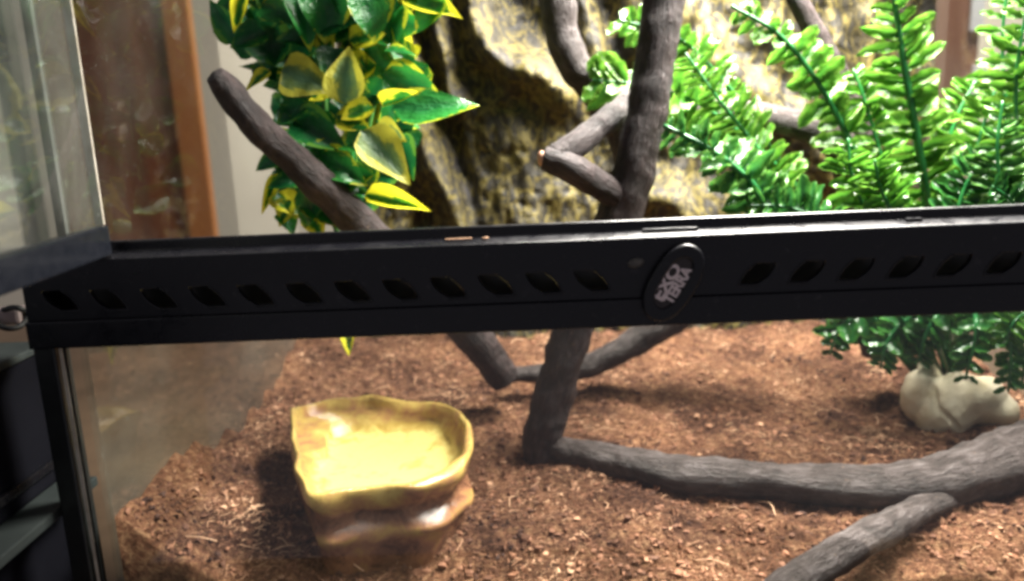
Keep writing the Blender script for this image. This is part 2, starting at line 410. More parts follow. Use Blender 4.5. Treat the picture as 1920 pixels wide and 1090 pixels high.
# black corner post under the strip, with the tan ground edge of the front pane
xe0, xe1 = U(68, 680, 0).x, U(108, 680, 0).x
xe2 = U(121, 680, 0).x
box('corner_post', (xe0, -0.001, -0.026), (xe1, 0.012, zf0 + 0.002), M_SILICONE, tank, 0.001)
box('glass_edge', (xe1 + 0.0012, 0.0008, -0.026), (xe1 + 0.0026, 0.0018, zf0 - 0.0005), M_GLASS_EDGE, tank)
box('corner_seal', (xe1 + 0.003, 0.0009, -0.026), (xe2 + 0.001, 0.0017, zf0 - 0.0005), M_SILICONE, tank)
box('pane_edge', (XL - 0.0042, 0.0035, zf1 + 0.004), (XL + 0.0002, 0.006, ZT), rich('green_glass_edge', 60, [(0.3, (0.05, 0.055, 0.05)), (0.7, (0.1, 0.1, 0.095))], rough=0.6, spec=0.2), tank)

# the vent strip: a plate with real slots, the proud lower band, the shelf and the rear lip of the door track
def flat_shape(name, loops, thick, bev, mat_, y, parent):
    cu = bpy.data.curves.new(name, 'CURVE'); cu.dimensions = '2D'; cu.fill_mode = 'BOTH'
    cu.extrude = thick / 2; cu.bevel_depth = bev; cu.bevel_resolution = 1
    for lp_ in loops:
        sp = cu.splines.new('POLY'); sp.points.add(len(lp_) - 1)
        for q_, (x, z) in zip(sp.points, lp_): q_.co = (x, z, 0, 1)
        sp.use_cyclic_u = True
    tmp = bpy.data.objects.new(name + '_outline', cu); COL.objects.link(tmp)
    bpy.context.view_layer.update()
    me = bpy.data.meshes.new_from_object(tmp.evaluated_get(bpy.context.evaluated_depsgraph_get()))
    bpy.data.objects.remove(tmp); bpy.data.curves.remove(cu)
    me.transform(Matrix.Translation((0, y, 0)) @ Matrix.Rotation(math.pi / 2, 4, 'X'))
    me.materials.clear(); me.materials.append(mat_)
    return link(name, me, parent)
zband = U(960, 562, 0).z
def slot(cx, cz, s):                          # s = 1: leans to the right going down
    k = 1 / 4000.0
    h, w, sh = 21 * k, 20 * k, 15 * k
    pts = [(-w - sh, h), (w - sh - 2 * k, h)]
    for t in (0.25, 0.5, 0.75, 1.0):          # right edge, gently bowed
        pts.append((w - sh + (2 * sh) * t + 4 * k * math.sin(t * math.pi), h - 2 * h * t * 0.94))
    pts += [(w + sh - 4 * k, -h), (-w + sh + 4 * k, -h)]
    for t in (0.75, 0.5, 0.25):
        pts.append((-w - sh + 2 * sh * t - 7 * k * math.sin(t * math.pi), h - 2 * h * t))
    pts = [(cx + s * x, cz + z) for x, z in pts]
    return pts if s > 0 else pts[::-1]
slots = []
lefts = [(115, 563), (205, 561), (300, 559), (390, 555), (480, 552), (571, 549), (661, 545), (751, 542), (840, 538), (929, 533), (1018, 529), (1108, 525)]
for (x, y) in lefts: slots.append((U(x, y, 0), 1))
rights = [(1420, 512), (1513, 508), (1605, 504), (1697, 500), (1787, 496), (1880, 492)]
for (x, y) in rights: slots.append((U(x, y, 0), -1))
last = slots[-1][0].x
for k in range(1, 7):
    if last + 0.0229 * k < V1 - 0.02: slots.append((Vector((last + 0.0229 * k, 0, slots[-1][0].z)), -1))
outer = [(V0, zband - 0.001), (V1, zband - 0.001), (V1, zf1), (U(200, 490, 0).x, zf1), (U(120, 512, 0).x, zf1 - 0.0022), (V0, zf1 - 0.0055)]
strip = flat_shape('vent_strip', [outer] + [slot(p.x, p.z, s)[::-1] for p, s in slots], 0.0022, 0.0004, M_PLASTIC, 0.0, tank)
for p, s in slots:                            # the raised lip along each slot's outer lower edge
    pts = slot(p.x, p.z, 1)
    if s < 0: pts = [(2 * p.x - x, z) for x, z in pts]
    run = pts[1:8]
    v, f = tube([(x + s * 0.0006, -0.0016, z - 0.0003, 0.00045) for x, z in run], 12, 6)
    link('slot_lip', mesh('slot_lip', v, f, M_PLASTIC), strip)
extrude_profile('lower_band', [(-0.0032, zf0), (0.0015, zf0), (0.0015, zband - 0.0012), (-0.0032, zband - 0.0015)], V0 - 0.0006, V1 + 0.0006, M_PLASTIC, tank)
box('strip_end', (V0 - 0.0004, 0.0016, zf0 + 0.001), (V0 + 0.002, 0.020, zf1 - 0.0075), M_PLASTIC, tank, 0.0005)
xr0 = U(196, 470, 0.01).x
extrude_profile('door_track', [(0.0017, zf1 - 0.004), (0.0017, zf1 - 0.0012), (0.0026, zf1 + 0.0002), (0.0100, zf1 + 0.0019), (0.0112, zf1 + 0.0018), (0.0120, zf1 + 0.0070), (0.0150, zf1 + 0.0072), (0.0150, zf1 - 0.004)], xr0, XR - 0.001, M_PLASTIC, tank)
extrude_profile('strip_backing', [(0.0160, zf0 + 0.013), (0.0185, zf0 + 0.013), (0.0185, zf1 - 0.0068), (0.0160, zf1 - 0.0068)], V0 + 0.0022, XR, M_SILICONE, tank)
extrude_profile('track_floor', [(0.0020, zf1 - 0.0066), (0.0195, zf1 - 0.0066), (0.0195, zf1 - 0.0045), (0.0020, zf1 - 0.0045)], V0 + 0.003, XR, M_PLASTIC, tank)
# raised slips on the door track
for (x0, x1, yy) in ((1205, 1308, 431), (1700, 1730, 411)):
    a, b2 = U(x0, yy, 0.008), U(x1, yy, 0.008)
    box('track_slip', (a.x, 0.0078, zf1 + 0.0012), (b2.x, 0.0105, zf1 + 0.0030), M_PLASTIC, tank, 0.0003)
# lock stud left of the badge
st = U(1192, 493, -0.001)
bm = bmesh.new(); bmesh.ops.create_uvsphere(bm, u_segments=16, v_segments=8, radius=1)
bmesh.ops.scale(bm, vec=(0.0042, 0.0018, 0.0024), verts=bm.verts); bmesh.ops.rotate(bm, matrix=Matrix.Rotation(-0.2, 3, 'Y'), verts=bm.verts)
bmesh.ops.translate(bm, vec=(st.x, -0.0014, st.z), verts=bm.verts)
from_bm('lock_stud', bm, rich('worn_stud', 200, [(0.3, (0.04, 0.036, 0.03)), (0.7, (0.10, 0.09, 0.075))], rough=0.35), tank, True)
# the oval badge
c = U(1261, 530, -0.003)
ax_a, ax_b = U(1222, 590, -0.003), U(1296, 470, -0.003)
ang = math.atan2(ax_b.z - ax_a.z, ax_b.x - ax_a.x)
def oval(a, b, n=40, p=2.5):
    return [(a * math.copysign(abs(math.cos(t)) ** (2 / p), math.cos(t)), b * math.copysign(abs(math.sin(t)) ** (2 / p), math.sin(t))) for t in [2 * math.pi * i / n for i in range(n)]]
def badge_xf(pts): return [(c.x + x * math.cos(ang) - z * math.sin(ang), c.z + x * math.sin(ang) + z * math.cos(ang)) for x, z in pts]
badge = flat_shape('badge', [badge_xf(oval(0.0190, 0.0098, p=2.3)), badge_xf(oval(0.0145, 0.0064, p=2.5))[::-1]], 0.0012, 0.0011, M_PLASTIC, -0.0046, tank)
flat_shape('badge_plate', [badge_xf(oval(0.0150, 0.0068, p=2.5))], 0.0008, 0, M_BADGE, -0.0042, badge)
def letters(txt, size, along, across, squeeze):
    cu = bpy.data.curves.new('lettering', 'FONT'); cu.body = txt; cu.size = size
    cu.align_x = 'CENTER'; cu.align_y = 'CENTER'; cu.extrude = 0.00025; cu.bevel_depth = 0.0001; cu.offset = 0.00020; cu.space_character = 0.92
    tmp = bpy.data.objects.new('tmp', cu); COL.objects.link(tmp); bpy.context.view_layer.update()
    me = bpy.data.meshes.new_from_object(tmp.evaluated_get(bpy.context.evaluated_depsgraph_get()))
    bpy.data.objects.remove(tmp)
    me.transform(Matrix.Translation((c.x, -0.0049, c.z)) @ Matrix.Rotation(-ang, 4, 'Y') @ Matrix.Rotation(math.pi / 2, 4, 'X') @ Matrix.Translation((along, across, 0)) @ Matrix.Diagonal((squeeze, 1, 1, 1)))
    me.materials.clear(); me.materials.append(M_LETTER)
    return link('lettering', me, badge)
letters('EXO', 0.0078, -0.0010, 0.0028, 1.25)
letters('TERRA', 0.0072, 0.0002, -0.0026, 0.95)

# the open door, hinged at the corner and swung towards the viewer
dz0 = zf1 + 0.0015
hinge = U(192, 436, 0.004)
dirv = Vector((math.cos(math.radians(-86)), math.sin(math.radians(-86)), 0))
door = empty('door', (hinge.x, hinge.y, dz0))
door.parent = tank; door.matrix_parent_inverse = Matrix.Translation(-tank.location)
door.rotation_euler = (0, 0, math.atan2(dirv.y, dirv.x))
def door_box(name, lo, hi, m, bev=0.0):
    bm = bmesh.new(); add_box(bm, lo, hi, bev)
    mm = bpy.data.meshes.new(name); bm.to_mesh(mm); bm.free(); mm.materials.append(m)
    o = bpy.data.objects.new(name, mm); COL.objects.link(o); o.parent = door
    return o
door_box('bottom_frame', (0.0, -0.0035, 0.0), (0.30, 0.0035, 0.0145), M_FRAME, 0.0012)
door_box('door_pane', (0.002, -0.002, 0.0147), (0.30, 0.002, 0.44), M_GLASS_DOOR)
door_box('door_edge', (0.0005, -0.002, 0.0148), (0.0018, 0.002, 0.44), M_GLASS_EDGE)
hg = U(140, 492, 0)
box('hinge', (hg.x - 0.006, 0.002, zf1 - 0.0035), (hinge.x + 0.004, 0.012, zf1 + 0.001), M_PLASTIC, tank, 0.0012)

# ================================================================== SUBSTRATE
def soil_h(x, y):
    p = Vector((x, y, 0))
    h = 0.006 * noise.noise(p * 9) + 0.0045 * noise.noise(p * 26 + Vector((3, 1, 0))) + 0.0034 * noise.noise(p * 64) + 0.0020 * noise.noise(p * 150)
    h += 0.036 * max(0, (y - 0.19) / 0.2) ** 1.2
    h -= 0.015 * max(0, 1 - y / 0.055)
    h += (0.007 + 0.012 * noise.noise(p * 40 + Vector((0, 7, 0)))) * math.exp(-(x - XL) / 0.014)
    h += 0.043 * max(0.0, 1 - y / 0.27) ** 1.1 * math.exp(-((x - XL) / 0.042) ** 1.3) * (1 + 0.25 * noise.noise(p * 30))   # banked against the left pane
    return h
nx, ny = 300, 190
xs = np.linspace(XL + 0.0003, XR - 0.0003, nx); ys = np.linspace(0.0065, YB - 0.001, ny)
vs = [(x, y, soil_h(x, y)) for y in ys for x in xs]
fs = [(j * nx + i, j * nx + i + 1, (j + 1) * nx + i + 1, (j + 1) * nx + i) for j in range(ny - 1) for i in range(nx - 1)]
b0 = len(vs)
# front face of the soil against the pane
vs += [(x, 0.0065, -0.045) for x in xs]
fs += [(i, b0 + i, b0 + i + 1, i + 1) for i in range(nx - 1)]
tag(link('ground', mesh('ground', vs, fs, M_SOIL)), 'reddish brown coconut fibre bedding on the tank floor', kind='structure')
def soil_mat(name, lo, mid, hi):
    m, nt, b = mat(name)
    a = N(nt, 'ShaderNodeAttribute', attribute_name='shade')
    r = ramp(nt, [(0.0, lo), (0.55, mid), (1.0, hi)])
    L(nt, a.outputs['Fac'], r.inputs[0]); L(nt, r.outputs[0], b.inputs['Base Color'])
    b.inputs['Roughness'].default_value = 0.75; b.inputs['Specular IOR Level'].default_value = 0.25
    return m
M_FIBRE = soil_mat('fibre', (0.024, 0.009, 0.006), (0.215, 0.097, 0.054), (0.57, 0.355, 0.22))
nr = np.random.RandomState(5)
V, F, SH = [], [], []
def spot():
    y = 0.010 + (YB - 0.02) * nr.rand() ** 1.25
    return XL + 0.003 + (XR - XL - 0.006) * nr.rand(), y
for _ in range(17000):                          # loose fibres
    x, y = spot(); L_ = 0.003 + 0.009 * nr.rand() ** 2; r = 0.00011 + 0.00016 * nr.rand()
    an = nr.rand() * 6.283; bend = nr.uniform(-2.2, 2.2); tilt = nr.uniform(-0.15, 0.5)
    z = soil_h(x, y) + 0.0004; sh = min(1, max(0, nr.normal(0.46 + 0.55 * noise.noise(Vector((x * 22, y * 22, 3))), 0.18)))
    px_, py_ = x, y; b0 = len(V)
    for k in range(4):
        nxn, nyn = -math.sin(an), math.cos(an)
        V += [(px_ + nxn * r, py_ + nyn * r, z), (px_ - nxn * r, py_ - nyn * r, z), (px_, py_, z + 1.6 * r)]
        SH += [sh] * 3
        px_ += math.cos(an) * L_ / 3; py_ += math.sin(an) * L_ / 3; an += bend / 3; z += math.sin(tilt) * L_ / 3 * (1 if k < 1 else -0.6)
        px_ = min(max(px_, XL + 0.001), XR - 0.001); py_ = min(max(py_, 0.0075), YB - 0.002)
    for k in range(3):
        for j in range(3):
            F.append((b0 + 3 * k + j, b0 + 3 * k + (j + 1) % 3, b0 + 3 * k + 3 + (j + 1) % 3, b0 + 3 * k + 3 + j))
def add_strand(pts, r, sh):
    b0 = len(V)
    v, f = tube([(*p, r) for p in pts], 12, 5)
    V.extend([tuple(q) for q in v]); SH.extend([sh] * len(v)); F.extend([tuple(b0 + i for i in q) for q in f])
for x0, y0, x1, y1 in ((835, 452, 885, 456), (905, 448, 915, 447)):   # strands on the door track
    a, b2 = U(x0, y0, 0.007), U(x1, y1, 0.007)
    add_strand([(a.x, 0.0078, zf1 + 0.0018), ((a.x + b2.x) / 2, 0.0065, zf1 + 0.0020), (b2.x, 0.0082, zf1 + 0.0019)], 0.0004, 0.85)
for _ in range(90):                            # longer pale straws
    x, y = spot(); an = nr.rand() * 6.28; l = nr.uniform(0.008, 0.02); z = soil_h(x, y)
    pts = [(min(max(x + math.cos(an + b_) * l * t, XL + 0.002), XR - 0.002), min(max(y + math.sin(an + b_) * l * t, 0.008), YB - 0.002), z + 0.001 + 0.004 * t * (1 - t) * 4 * nr.rand()) for t, b_ in ((0, 0), (0.5, 0.2), (1, nr.uniform(-0.5, 0.5)))]
    add_strand(pts, 0.00035, nr.uniform(0.6, 1.0))
def add_attr(me, name, vals):
    a = me.attributes.new(name, 'FLOAT', 'POINT'); a.data.foreach_set('value', np.asarray(vals, np.float32))
me = mesh('loose_fibres', V, F, M_FIBRE, False); add_attr(me, 'shade', SH)
tag(link('loose_fibres', me), 'loose brown coconut fibres strewn over the bedding', 'fibres', kind='stuff')
V, F, SH = [], [], []
ico = bmesh.new(); bmesh.ops.create_icosphere(ico, subdivisions=1, radius=1)
ic_v = np.array([v.co[:] for v in ico.verts]); ic_f = [tuple(v.index for v in f.verts) for f in ico.faces]; ico.free()
for _ in range(15000):                         # crumbs
    x, y = spot(); s = 0.0004 + 0.0019 * nr.rand() ** 2.8
    z = soil_h(x, y) + s * 0.25
    v = ic_v * (1 + 0.35 * nr.randn(12, 1)) * s * nr.uniform(0.5, 1.3, (1, 3)) + np.array([x, y, z])
    v[:, 1] = np.clip(v[:, 1], 0.0068, YB - 0.001)
    b0 = len(V); V.extend(map(tuple, v)); SH += [min(1, max(0, nr.normal(0.40 + 0.55 * noise.noise(Vector((x * 22, y * 22, 3))), 0.15)))] * 12
    F.extend([tuple(b0 + i for i in q) for q in ic_f])
me = mesh('bedding_crumbs', V, F, M_FIBRE, False); add_attr(me, 'shade', SH)
tag(link('bedding_crumbs', me), 'coarse brown crumbs of coconut husk on the bedding', 'crumbs', kind='stuff')

# ================================================================== ROCK BACKGROUND PANEL
def seg_dist(X, Z, pts):
    best = np.full(X.shape, 9.9); tt = np.zeros(X.shape)
    for i in range(len(pts) - 1):
        ax, az = pts[i]; bx, bz = pts[i + 1]
        dx, dz = bx - ax, bz - az
        t = np.clip(((X - ax) * dx + (Z - az) * dz) / (dx * dx + dz * dz + 1e-12), 0, 1)
        d = np.hypot(X - ax - t * dx, Z - az - t * dz)
        tt = np.where(d < best, i + t, tt); best = np.minimum(best, d)
    return best, tt
YF = 0.370
def rp_(*p): return [(U(x, y, YF - 0.02).x, U(x, y, YF - 0.02).z) for x, y in p]
fx0, fx1 = U(640, 200, YF).x, XR - 0.012
nfx, nfz = 300, 230
X, Z = np.meshgrid(np.linspace(fx0, fx1, nfx), np.linspace(-0.01, 0.46, nfz))
H = np.zeros(X.shape)
# (path, half width in m, height in m)
for path, w, h in (
    (rp_((800, -60), (818, 60), (832, 130), (850, 200)), 0.012, 0.022),
    (rp_((772, 140), (785, 220), (810, 310), (850, 380), (885, 470)), 0.014, 0.026),
    (rp_((700, -60), (730, 120), (720, 300), (740, 470)), 0.024, 0.020),
    (rp_((868, -80), (885, 30), (915, 95), (960, 128), (1010, 140), (1060, 185)), 0.015, 0.026),
    (rp_((1000, 150), (980, 260), (990, 360), (985, 470)), 0.052, 0.020),
    (rp_((1090, -60), (1120, 60), (1150, 160), (1190, 300)), 0.012, 0.018),
    (rp_((1260, 30), (1330, 110), (1420, 180), (1500, 230), (1560, 330)), 0.022, 0.030),
    (rp_((1430, -60), (1450, 60), (1540, 150), (1600, 220)), 0.020, 0.022),
    (rp_((1640, -60), (1620, 80), (1640, 200), (1660, 330)), 0.026, 0.030),
    (rp_((1200, 330), (1270, 380), (1310, 430)), 0.020, 0.030),
):
    d, t = seg_dist(X, Z, path); H = np.maximum(H, 0) + h * np.exp(-(d / w) ** 2)
for path, w, h in (
    (rp_((795, 60), (815, 140), (830, 220), (865, 330), (890, 440)), 0.008, 0.012),
    (rp_((1120, -40), (1165, 80), (1190, 200), (1230, 330)), 0.017, 0.030),
    (rp_((940, -80), (985, 20), (1030, 55)), 0.024, 0.034),
    (rp_((1500, -40), (1520, 90), (1570, 260)), 0.010, 0.020),
    (rp_((1300, 60), (1330, 200), (1345, 330)), 0.012, 0.018),
    (rp_((1580, -40), (1590, 140)), 0.010, 0.018),
):
    d, t = seg_dist(X, Z, path); H = H - h * np.exp(-(d / w) ** 2)
ver, hv = [], []
for j in range(nfz):
    for i in range(nfx):
        x, z = X[j, i], Z[j, i]
        p = Vector((x, z * 0.6, 1.7))
        n1 = noise.noise(p * 30); n2 = noise.noise(p * 75 + Vector((5, 2, 0))); n3 = abs(noise.noise(p * 45 + Vector((9, 9, 0))))
        h = H[j, i] + 0.006 * n1 + 0.005 * n2 - 0.006 * (0.35 - n3 if n3 < 0.35 else 0) + 0.0015 * noise.noise(p * 170) - 0.006 * max(0.0, noise.noise(Vector((x, z, 4.2)) * 105) - 0.22)
        ver.append((x, YF - h, z)); hv.append(h)
fac = [(j * nfx + i, j * nfx + i + 1, (j + 1) * nfx + i + 1, (j + 1) * nfx + i) for j in range(nfz - 1) for i in range(nfx - 1)]
# sides and back so the panel has thickness
rim = [i for i in range(nfx)] + [j * nfx + nfx - 1 for j in range(1, nfz)] + [(nfz - 1) * nfx + i for i in range(nfx - 2, -1, -1)] + [j * nfx for j in range(nfz - 2, 0, -1)]
b0 = len(ver)
for i in rim: ver.append((ver[i][0], YB - 0.002, ver[i][2])); hv.append(0.0)
nn = len(rim)
fac += [(rim[k], b0 + k, b0 + (k + 1) % nn, rim[(k + 1) % nn]) for k in range(nn)]
M_ROCK, nt, b = mat('painted_foam_rock')
co = objco(nt)
mp = N(nt, 'ShaderNodeMapping'); mp.inputs['Scale'].default_value = (1, 1, 0.55); L(nt, co, mp.inputs[0])
at = N(nt, 'ShaderNodeAttribute', attribute_name='relief')
nA = noise_tex(nt, 78, 7, 0.74, 1.4, mp.outputs[0])
nB = noise_tex(nt, 15, 4, 0.55, 0.6, co)
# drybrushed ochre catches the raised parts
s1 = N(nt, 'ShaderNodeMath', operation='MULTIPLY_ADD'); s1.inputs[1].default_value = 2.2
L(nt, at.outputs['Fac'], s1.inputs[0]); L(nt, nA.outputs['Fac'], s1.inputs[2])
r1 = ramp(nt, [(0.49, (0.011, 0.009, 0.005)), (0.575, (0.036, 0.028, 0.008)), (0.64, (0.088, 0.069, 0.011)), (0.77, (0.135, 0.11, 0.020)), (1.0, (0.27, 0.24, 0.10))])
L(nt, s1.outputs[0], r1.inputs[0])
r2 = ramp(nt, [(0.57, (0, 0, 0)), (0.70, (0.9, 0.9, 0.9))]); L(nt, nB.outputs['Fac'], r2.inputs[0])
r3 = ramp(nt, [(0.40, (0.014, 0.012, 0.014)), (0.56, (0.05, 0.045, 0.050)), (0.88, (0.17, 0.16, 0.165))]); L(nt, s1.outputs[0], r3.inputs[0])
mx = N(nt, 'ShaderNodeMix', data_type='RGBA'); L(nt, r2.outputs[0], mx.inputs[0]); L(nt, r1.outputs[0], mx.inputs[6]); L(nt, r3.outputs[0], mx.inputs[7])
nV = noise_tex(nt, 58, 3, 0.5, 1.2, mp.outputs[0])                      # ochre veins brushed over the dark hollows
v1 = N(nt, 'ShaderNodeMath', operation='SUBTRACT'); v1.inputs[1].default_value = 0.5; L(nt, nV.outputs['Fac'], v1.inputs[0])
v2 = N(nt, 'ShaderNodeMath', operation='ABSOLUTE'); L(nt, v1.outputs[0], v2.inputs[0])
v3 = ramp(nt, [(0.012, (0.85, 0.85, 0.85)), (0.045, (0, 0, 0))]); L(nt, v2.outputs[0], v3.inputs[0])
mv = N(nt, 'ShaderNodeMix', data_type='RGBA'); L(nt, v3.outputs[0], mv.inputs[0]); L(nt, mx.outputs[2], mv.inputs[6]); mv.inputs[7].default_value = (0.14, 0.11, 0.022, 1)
L(nt, mv.outputs[2], b.inputs['Base Color']); b.inputs['Roughness'].default_value = 0.6
nC = noise_tex(nt, 130, 6, 0.65, 0.3, mp.outputs[0]); bump(nt, b, nC.outputs['Fac'], 1.0, 0.0032)
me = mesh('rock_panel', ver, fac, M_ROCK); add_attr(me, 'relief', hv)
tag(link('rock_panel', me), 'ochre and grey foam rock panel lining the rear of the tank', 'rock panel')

# ================================================================== WOOD
fork = empty('forked_branch', G(1030, 850)); tag(fork, 'thick dark forked branch rising past the badge with a limb lying on the bedding', 'branch')
YT = 0.150
branch('trunk', [P4(1262, -70, YT + 0.01, 40), P4(1246, 0, YT + 0.01, 38), P4(1222, 150, YT + 0.005, 38), P4(1200, 270, YT, 37), P4(1168, 390, YT, 40), P4(1110, 520, YT, 40), P4(1066, 640, YT, 38), P4(1040, 740, YT, 37), P4(1018, 815, YT, 38), P4(1012, 870, YT, 30)], M_BARK, fork, n=110, seg=22)
def onground(px, py, rpx):                    # a limb lying on the soil: centre line seen at (px, py)
    r = 0.012
    for _ in range(3):
        p = G(px, py, r * 0.75); d = -(RM.transposed() @ (p - CAM)).z; r = rpx * d / FPX
    return (p.x, p.y, p.z, r)
branch('limb', [onground(1000, 832, 22), onground(1060, 846, 27), onground(1160, 868, 32), onground(1280, 890, 37), onground(1420, 899, 36), onground(1560, 910, 38), onground(1700, 912, 43), onground(1820, 888, 54), onground(1930, 852, 60), onground(2060, 800, 62)], M_BARK_GREY, fork, n=110, seg=22, seed=3)
branch('offshoot', [onground(1790, 930, 22), onground(1715, 960, 25), onground(1672, 984, 30), onground(1580, 1035, 32), onground(1500, 1085, 35), onground(1420, 1145, 37)], M_BARK_GREY, fork, n=60, seg=20, seed=5)
YS = YT - 0.025
branch('spur', [P4(1175, 372, YT, 26), P4(1130, 350, YT - 0.01, 27), P4(1080, 322, YS, 28), P4(1042, 302, YS, 26), P4(1020, 296, YS, 21)], M_BARK, fork, n=40, seg=18, seed=8)
branch('spur', [P4(1040, 296, YS, 22), P4(1075, 275, YS + 0.008, 25), P4(1120, 240, YT, 24), P4(1170, 200, YT + 0.03, 22), P4(1200, 170, YT + 0.045, 20)], M_BARK, fork, n=40, seg=18, seed=9)  # in the darker bark: this spur's shade is put into its colour
ct = P4(1016, 298, YS - 0.001, 15)
bm = bmesh.new(); bmesh.ops.create_uvsphere(bm, u_segments=14, v_segments=8, radius=ct[3])
bmesh.ops.scale(bm, vec=(0.6, 0.9, 1.0), verts=bm.verts); bmesh.ops.translate(bm, vec=ct[:3], verts=bm.verts)
from_bm('cut_end', bm, M_CUT, fork, True)

lb = branch('leaning_branch', [P4(403, 140, 0.10, 19), P4(425, 165, 0.105, 27), P4(480, 235, 0.115, 29), P4(560, 310, 0.13, 31), P4(650, 395, 0.15, 34), P4(760, 505, 0.18, 34), P4(870, 615, 0.21, 33), P4(925, 680, 0.225, 32), P4(945, 712, 0.23, 28)], M_BARK, n=90, seg=20, seed=12)
tag(lb, 'dark brown branch leaning across the variegated leaves with a blunt free end', 'branch')
rb = branch('low_branch', [P4(1420, 500, 0.24, 28), P4(1320, 560, 0.245, 28), P4(1230, 618, 0.25, 28), P4(1165, 656, 0.25, 25), P4(1090, 690, 0.25, 22), P4(1010, 700, 0.25, 17), P4(940, 703, 0.25, 13)], M_BARK_GREY, n=70, seg=18, seed=14)
tag(rb, 'grey branch sloping down to the bedding behind the trunk', 'branch')
mb = branch('curved_branch', [P4(1045, -60, 0.215, 33), P4(1048, 20, 0.215, 32), P4(1060, 85, 0.215, 32), P4(1090, 140, 0.215, 30), P4(1130, 192, 0.215, 29), P4(1165, 250, 0.218, 28), P4(1178, 330, 0.222, 27), P4(1165, 430, 0.23, 26), P4(1118, 540, 0.24, 24), P4(1066, 640, 0.245, 24), P4(1050, 690, 0.25, 24)], M_BARK_GREY, n=70, seg=18, seed=16)
tag(mb, 'pale grey curved branch hanging in front of the bright rock ledge', 'branch')
tb = branch('thin_branch', [P4(1470, -60, 0.235, 17), P4(1500, 10, 0.235, 18), P4(1545, 90, 0.235, 19), P4(1595, 190, 0.235, 20), P4(1640, 330, 0.235, 20), P4(1680, 520, 0.235, 22), P4(1700, 640, 0.24, 22)], M_BARK, n=60, seg=14, seed=18)
tag(tb, 'thin dark branch slanting down behind the arching fern frond', 'branch')
hb = branch('stout_branch', [P4(1270, 205, 0.225, 26), P4(1390, 212, 0.225, 25), P4(1460, 225, 0.225, 26), P4(1540, 248, 0.225, 30), P4(1590, 300, 0.225, 34), P4(1620, 400, 0.225, 36), P4(1640, 540, 0.225, 36), P4(1650, 660, 0.23, 36)], M_BARK_GREY, n=60, seg=16, seed=20)
tag(hb, 'stout grey branch bending down behind the fern', 'branch')

# ================================================================== DISH
dish = empty('water_dish', G(715, 930)); tag(dish, 'glossy yellow and brown stone-look dish sunk in the bedding', 'dish')
ZR = 0.043
rim_px = [(546, 775), (570, 752), (640, 744), (720, 750), (800, 752), (850, 762), (880, 795), (884, 845), (850, 885), (790, 910), (720, 915), (660, 925), (600, 938), (572, 925), (555, 880), (546, 830)]
R0 = [G(x, y, ZR) for x, y in rim_px]
cen = Vector((sum(p.x for p in R0) / len(R0), sum(p.y for p in R0) / len(R0), 0))
R = catmull([tuple(p) for p in R0] + [tuple(R0[0])], 97)[:-1]
nR = len(R)
def ring(scale, z, wob, seed, dz=0.0, f=35):
    out = []
    for k, p in enumerate(R):
        d = Vector((p[0] - cen.x, p[1] - cen.y, 0))
        q = cen + d * scale
        n1 = noise.noise(Vector((d.x * f, d.y * f, z * 40 + seed)))
        q += d.normalized() * wob * n1
        q.z = z + dz * noise.noise(Vector((d.x * 30, d.y * 30, seed + 4))) 
        out.append(q)
    return out
def front(k):                                 # how far a rim point lies to the front, 0..1
    p = R[k]; return max(0.0, min(1.0, (cen.y + 0.02 - p[1]) / 0.05)) * max(0.0, min(1.0, (p[0] - cen.x + 0.035) / 0.04))
rings = [ring(0.87, -0.014, 0.004, 1), ring(0.90, 0.004, 0.005, 1), ring(0.955, 0.011, 0.005, 2), ring(1.00, 0.0150, 0.005, 3), ring(0.99, 0.0180, 0.005, 3), ring(0.90, 0.0205, 0.005, 4), ring(0.885, 0.026, 0.005, 5),
         ring(0.955, 0.033, 0.005, 6, 0.004), ring(1.0, 0.0390, 0.003, 6, 0.005, 45), ring(0.995, 0.0430, 0.003, 7, 0.006, 45), ring(0.965, 0.0443, 0.003, 7, 0.006, 45), ring(0.93, 0.0428, 0.003, 8, 0.005, 45), ring(0.905, 0.037, 0.004, 9, 0.003, 45), ring(0.87, 0.033, 0.006, 10, 0.002), ring(0.82, 0.0285, 0.004, 11), ring(0.74, 0.0265, 0.002, 11), ring(0.5, 0.0258, 0.001, 11), ring(0.2, 0.0255, 0, 11)]
bl = Vector((-0.8, 0.6, 0))
for a in range(13, len(rings)):              # a wider shelf inside the far corner
    for k in range(nR):
        d_ = rings[a][k] - cen; z_ = rings[a][k].z; d_.z = 0
        w_ = max(0.0, d_.normalized().dot(bl)) ** 4 if d_.length > 1e-6 else 0
        rings[a][k] = cen + d_ * (1 - 0.34 * w_ * (1 if a < 16 else 0.6)); rings[a][k].z = z_ + (0.004 * w_ if a == 13 else 0)
# the ledge on the outside is only at the front and right; elsewhere the wall runs straight
for k in range(nR):
    w = front(k)
    for a in (2, 3, 4, 5, 6):
        lo, hi = rings[1][k], rings[7][k]
        t = (rings[a][k].z - lo.z) / (hi.z - lo.z)
        s_ = lo.lerp(hi, t); s_.z = rings[a][k].z
        rings[a][k] = s_.lerp(rings[a][k], w)
ver = [p for r_ in rings for p in r_]; nrg = len(rings)
fac = [(a * nR + k, a * nR + (k + 1) % nR, (a + 1) * nR + (k + 1) % nR, (a + 1) * nR + k) for a in range(nrg - 1) for k in range(nR)]
ver.append(Vector((cen.x, cen.y, 0.0255))); cidx = len(ver) - 1
fac += [((nrg - 1) * nR + k, (nrg - 1) * nR + (k + 1) % nR, cidx) for k in range(nR)]
zone = []
for a in range(nrg): zone += [[0.16, 0.24, 0.30, 0.40, 0.40, 0.16, 0.16, 0.36, 0.54, 0.66, 0.66, 0.60, 0.46, 0.56, 0.84, 1.0, 1.06, 1.08][a]] * nR
zone.append(1.08)
M_DISH, nt, b = mat('glazed_stone')
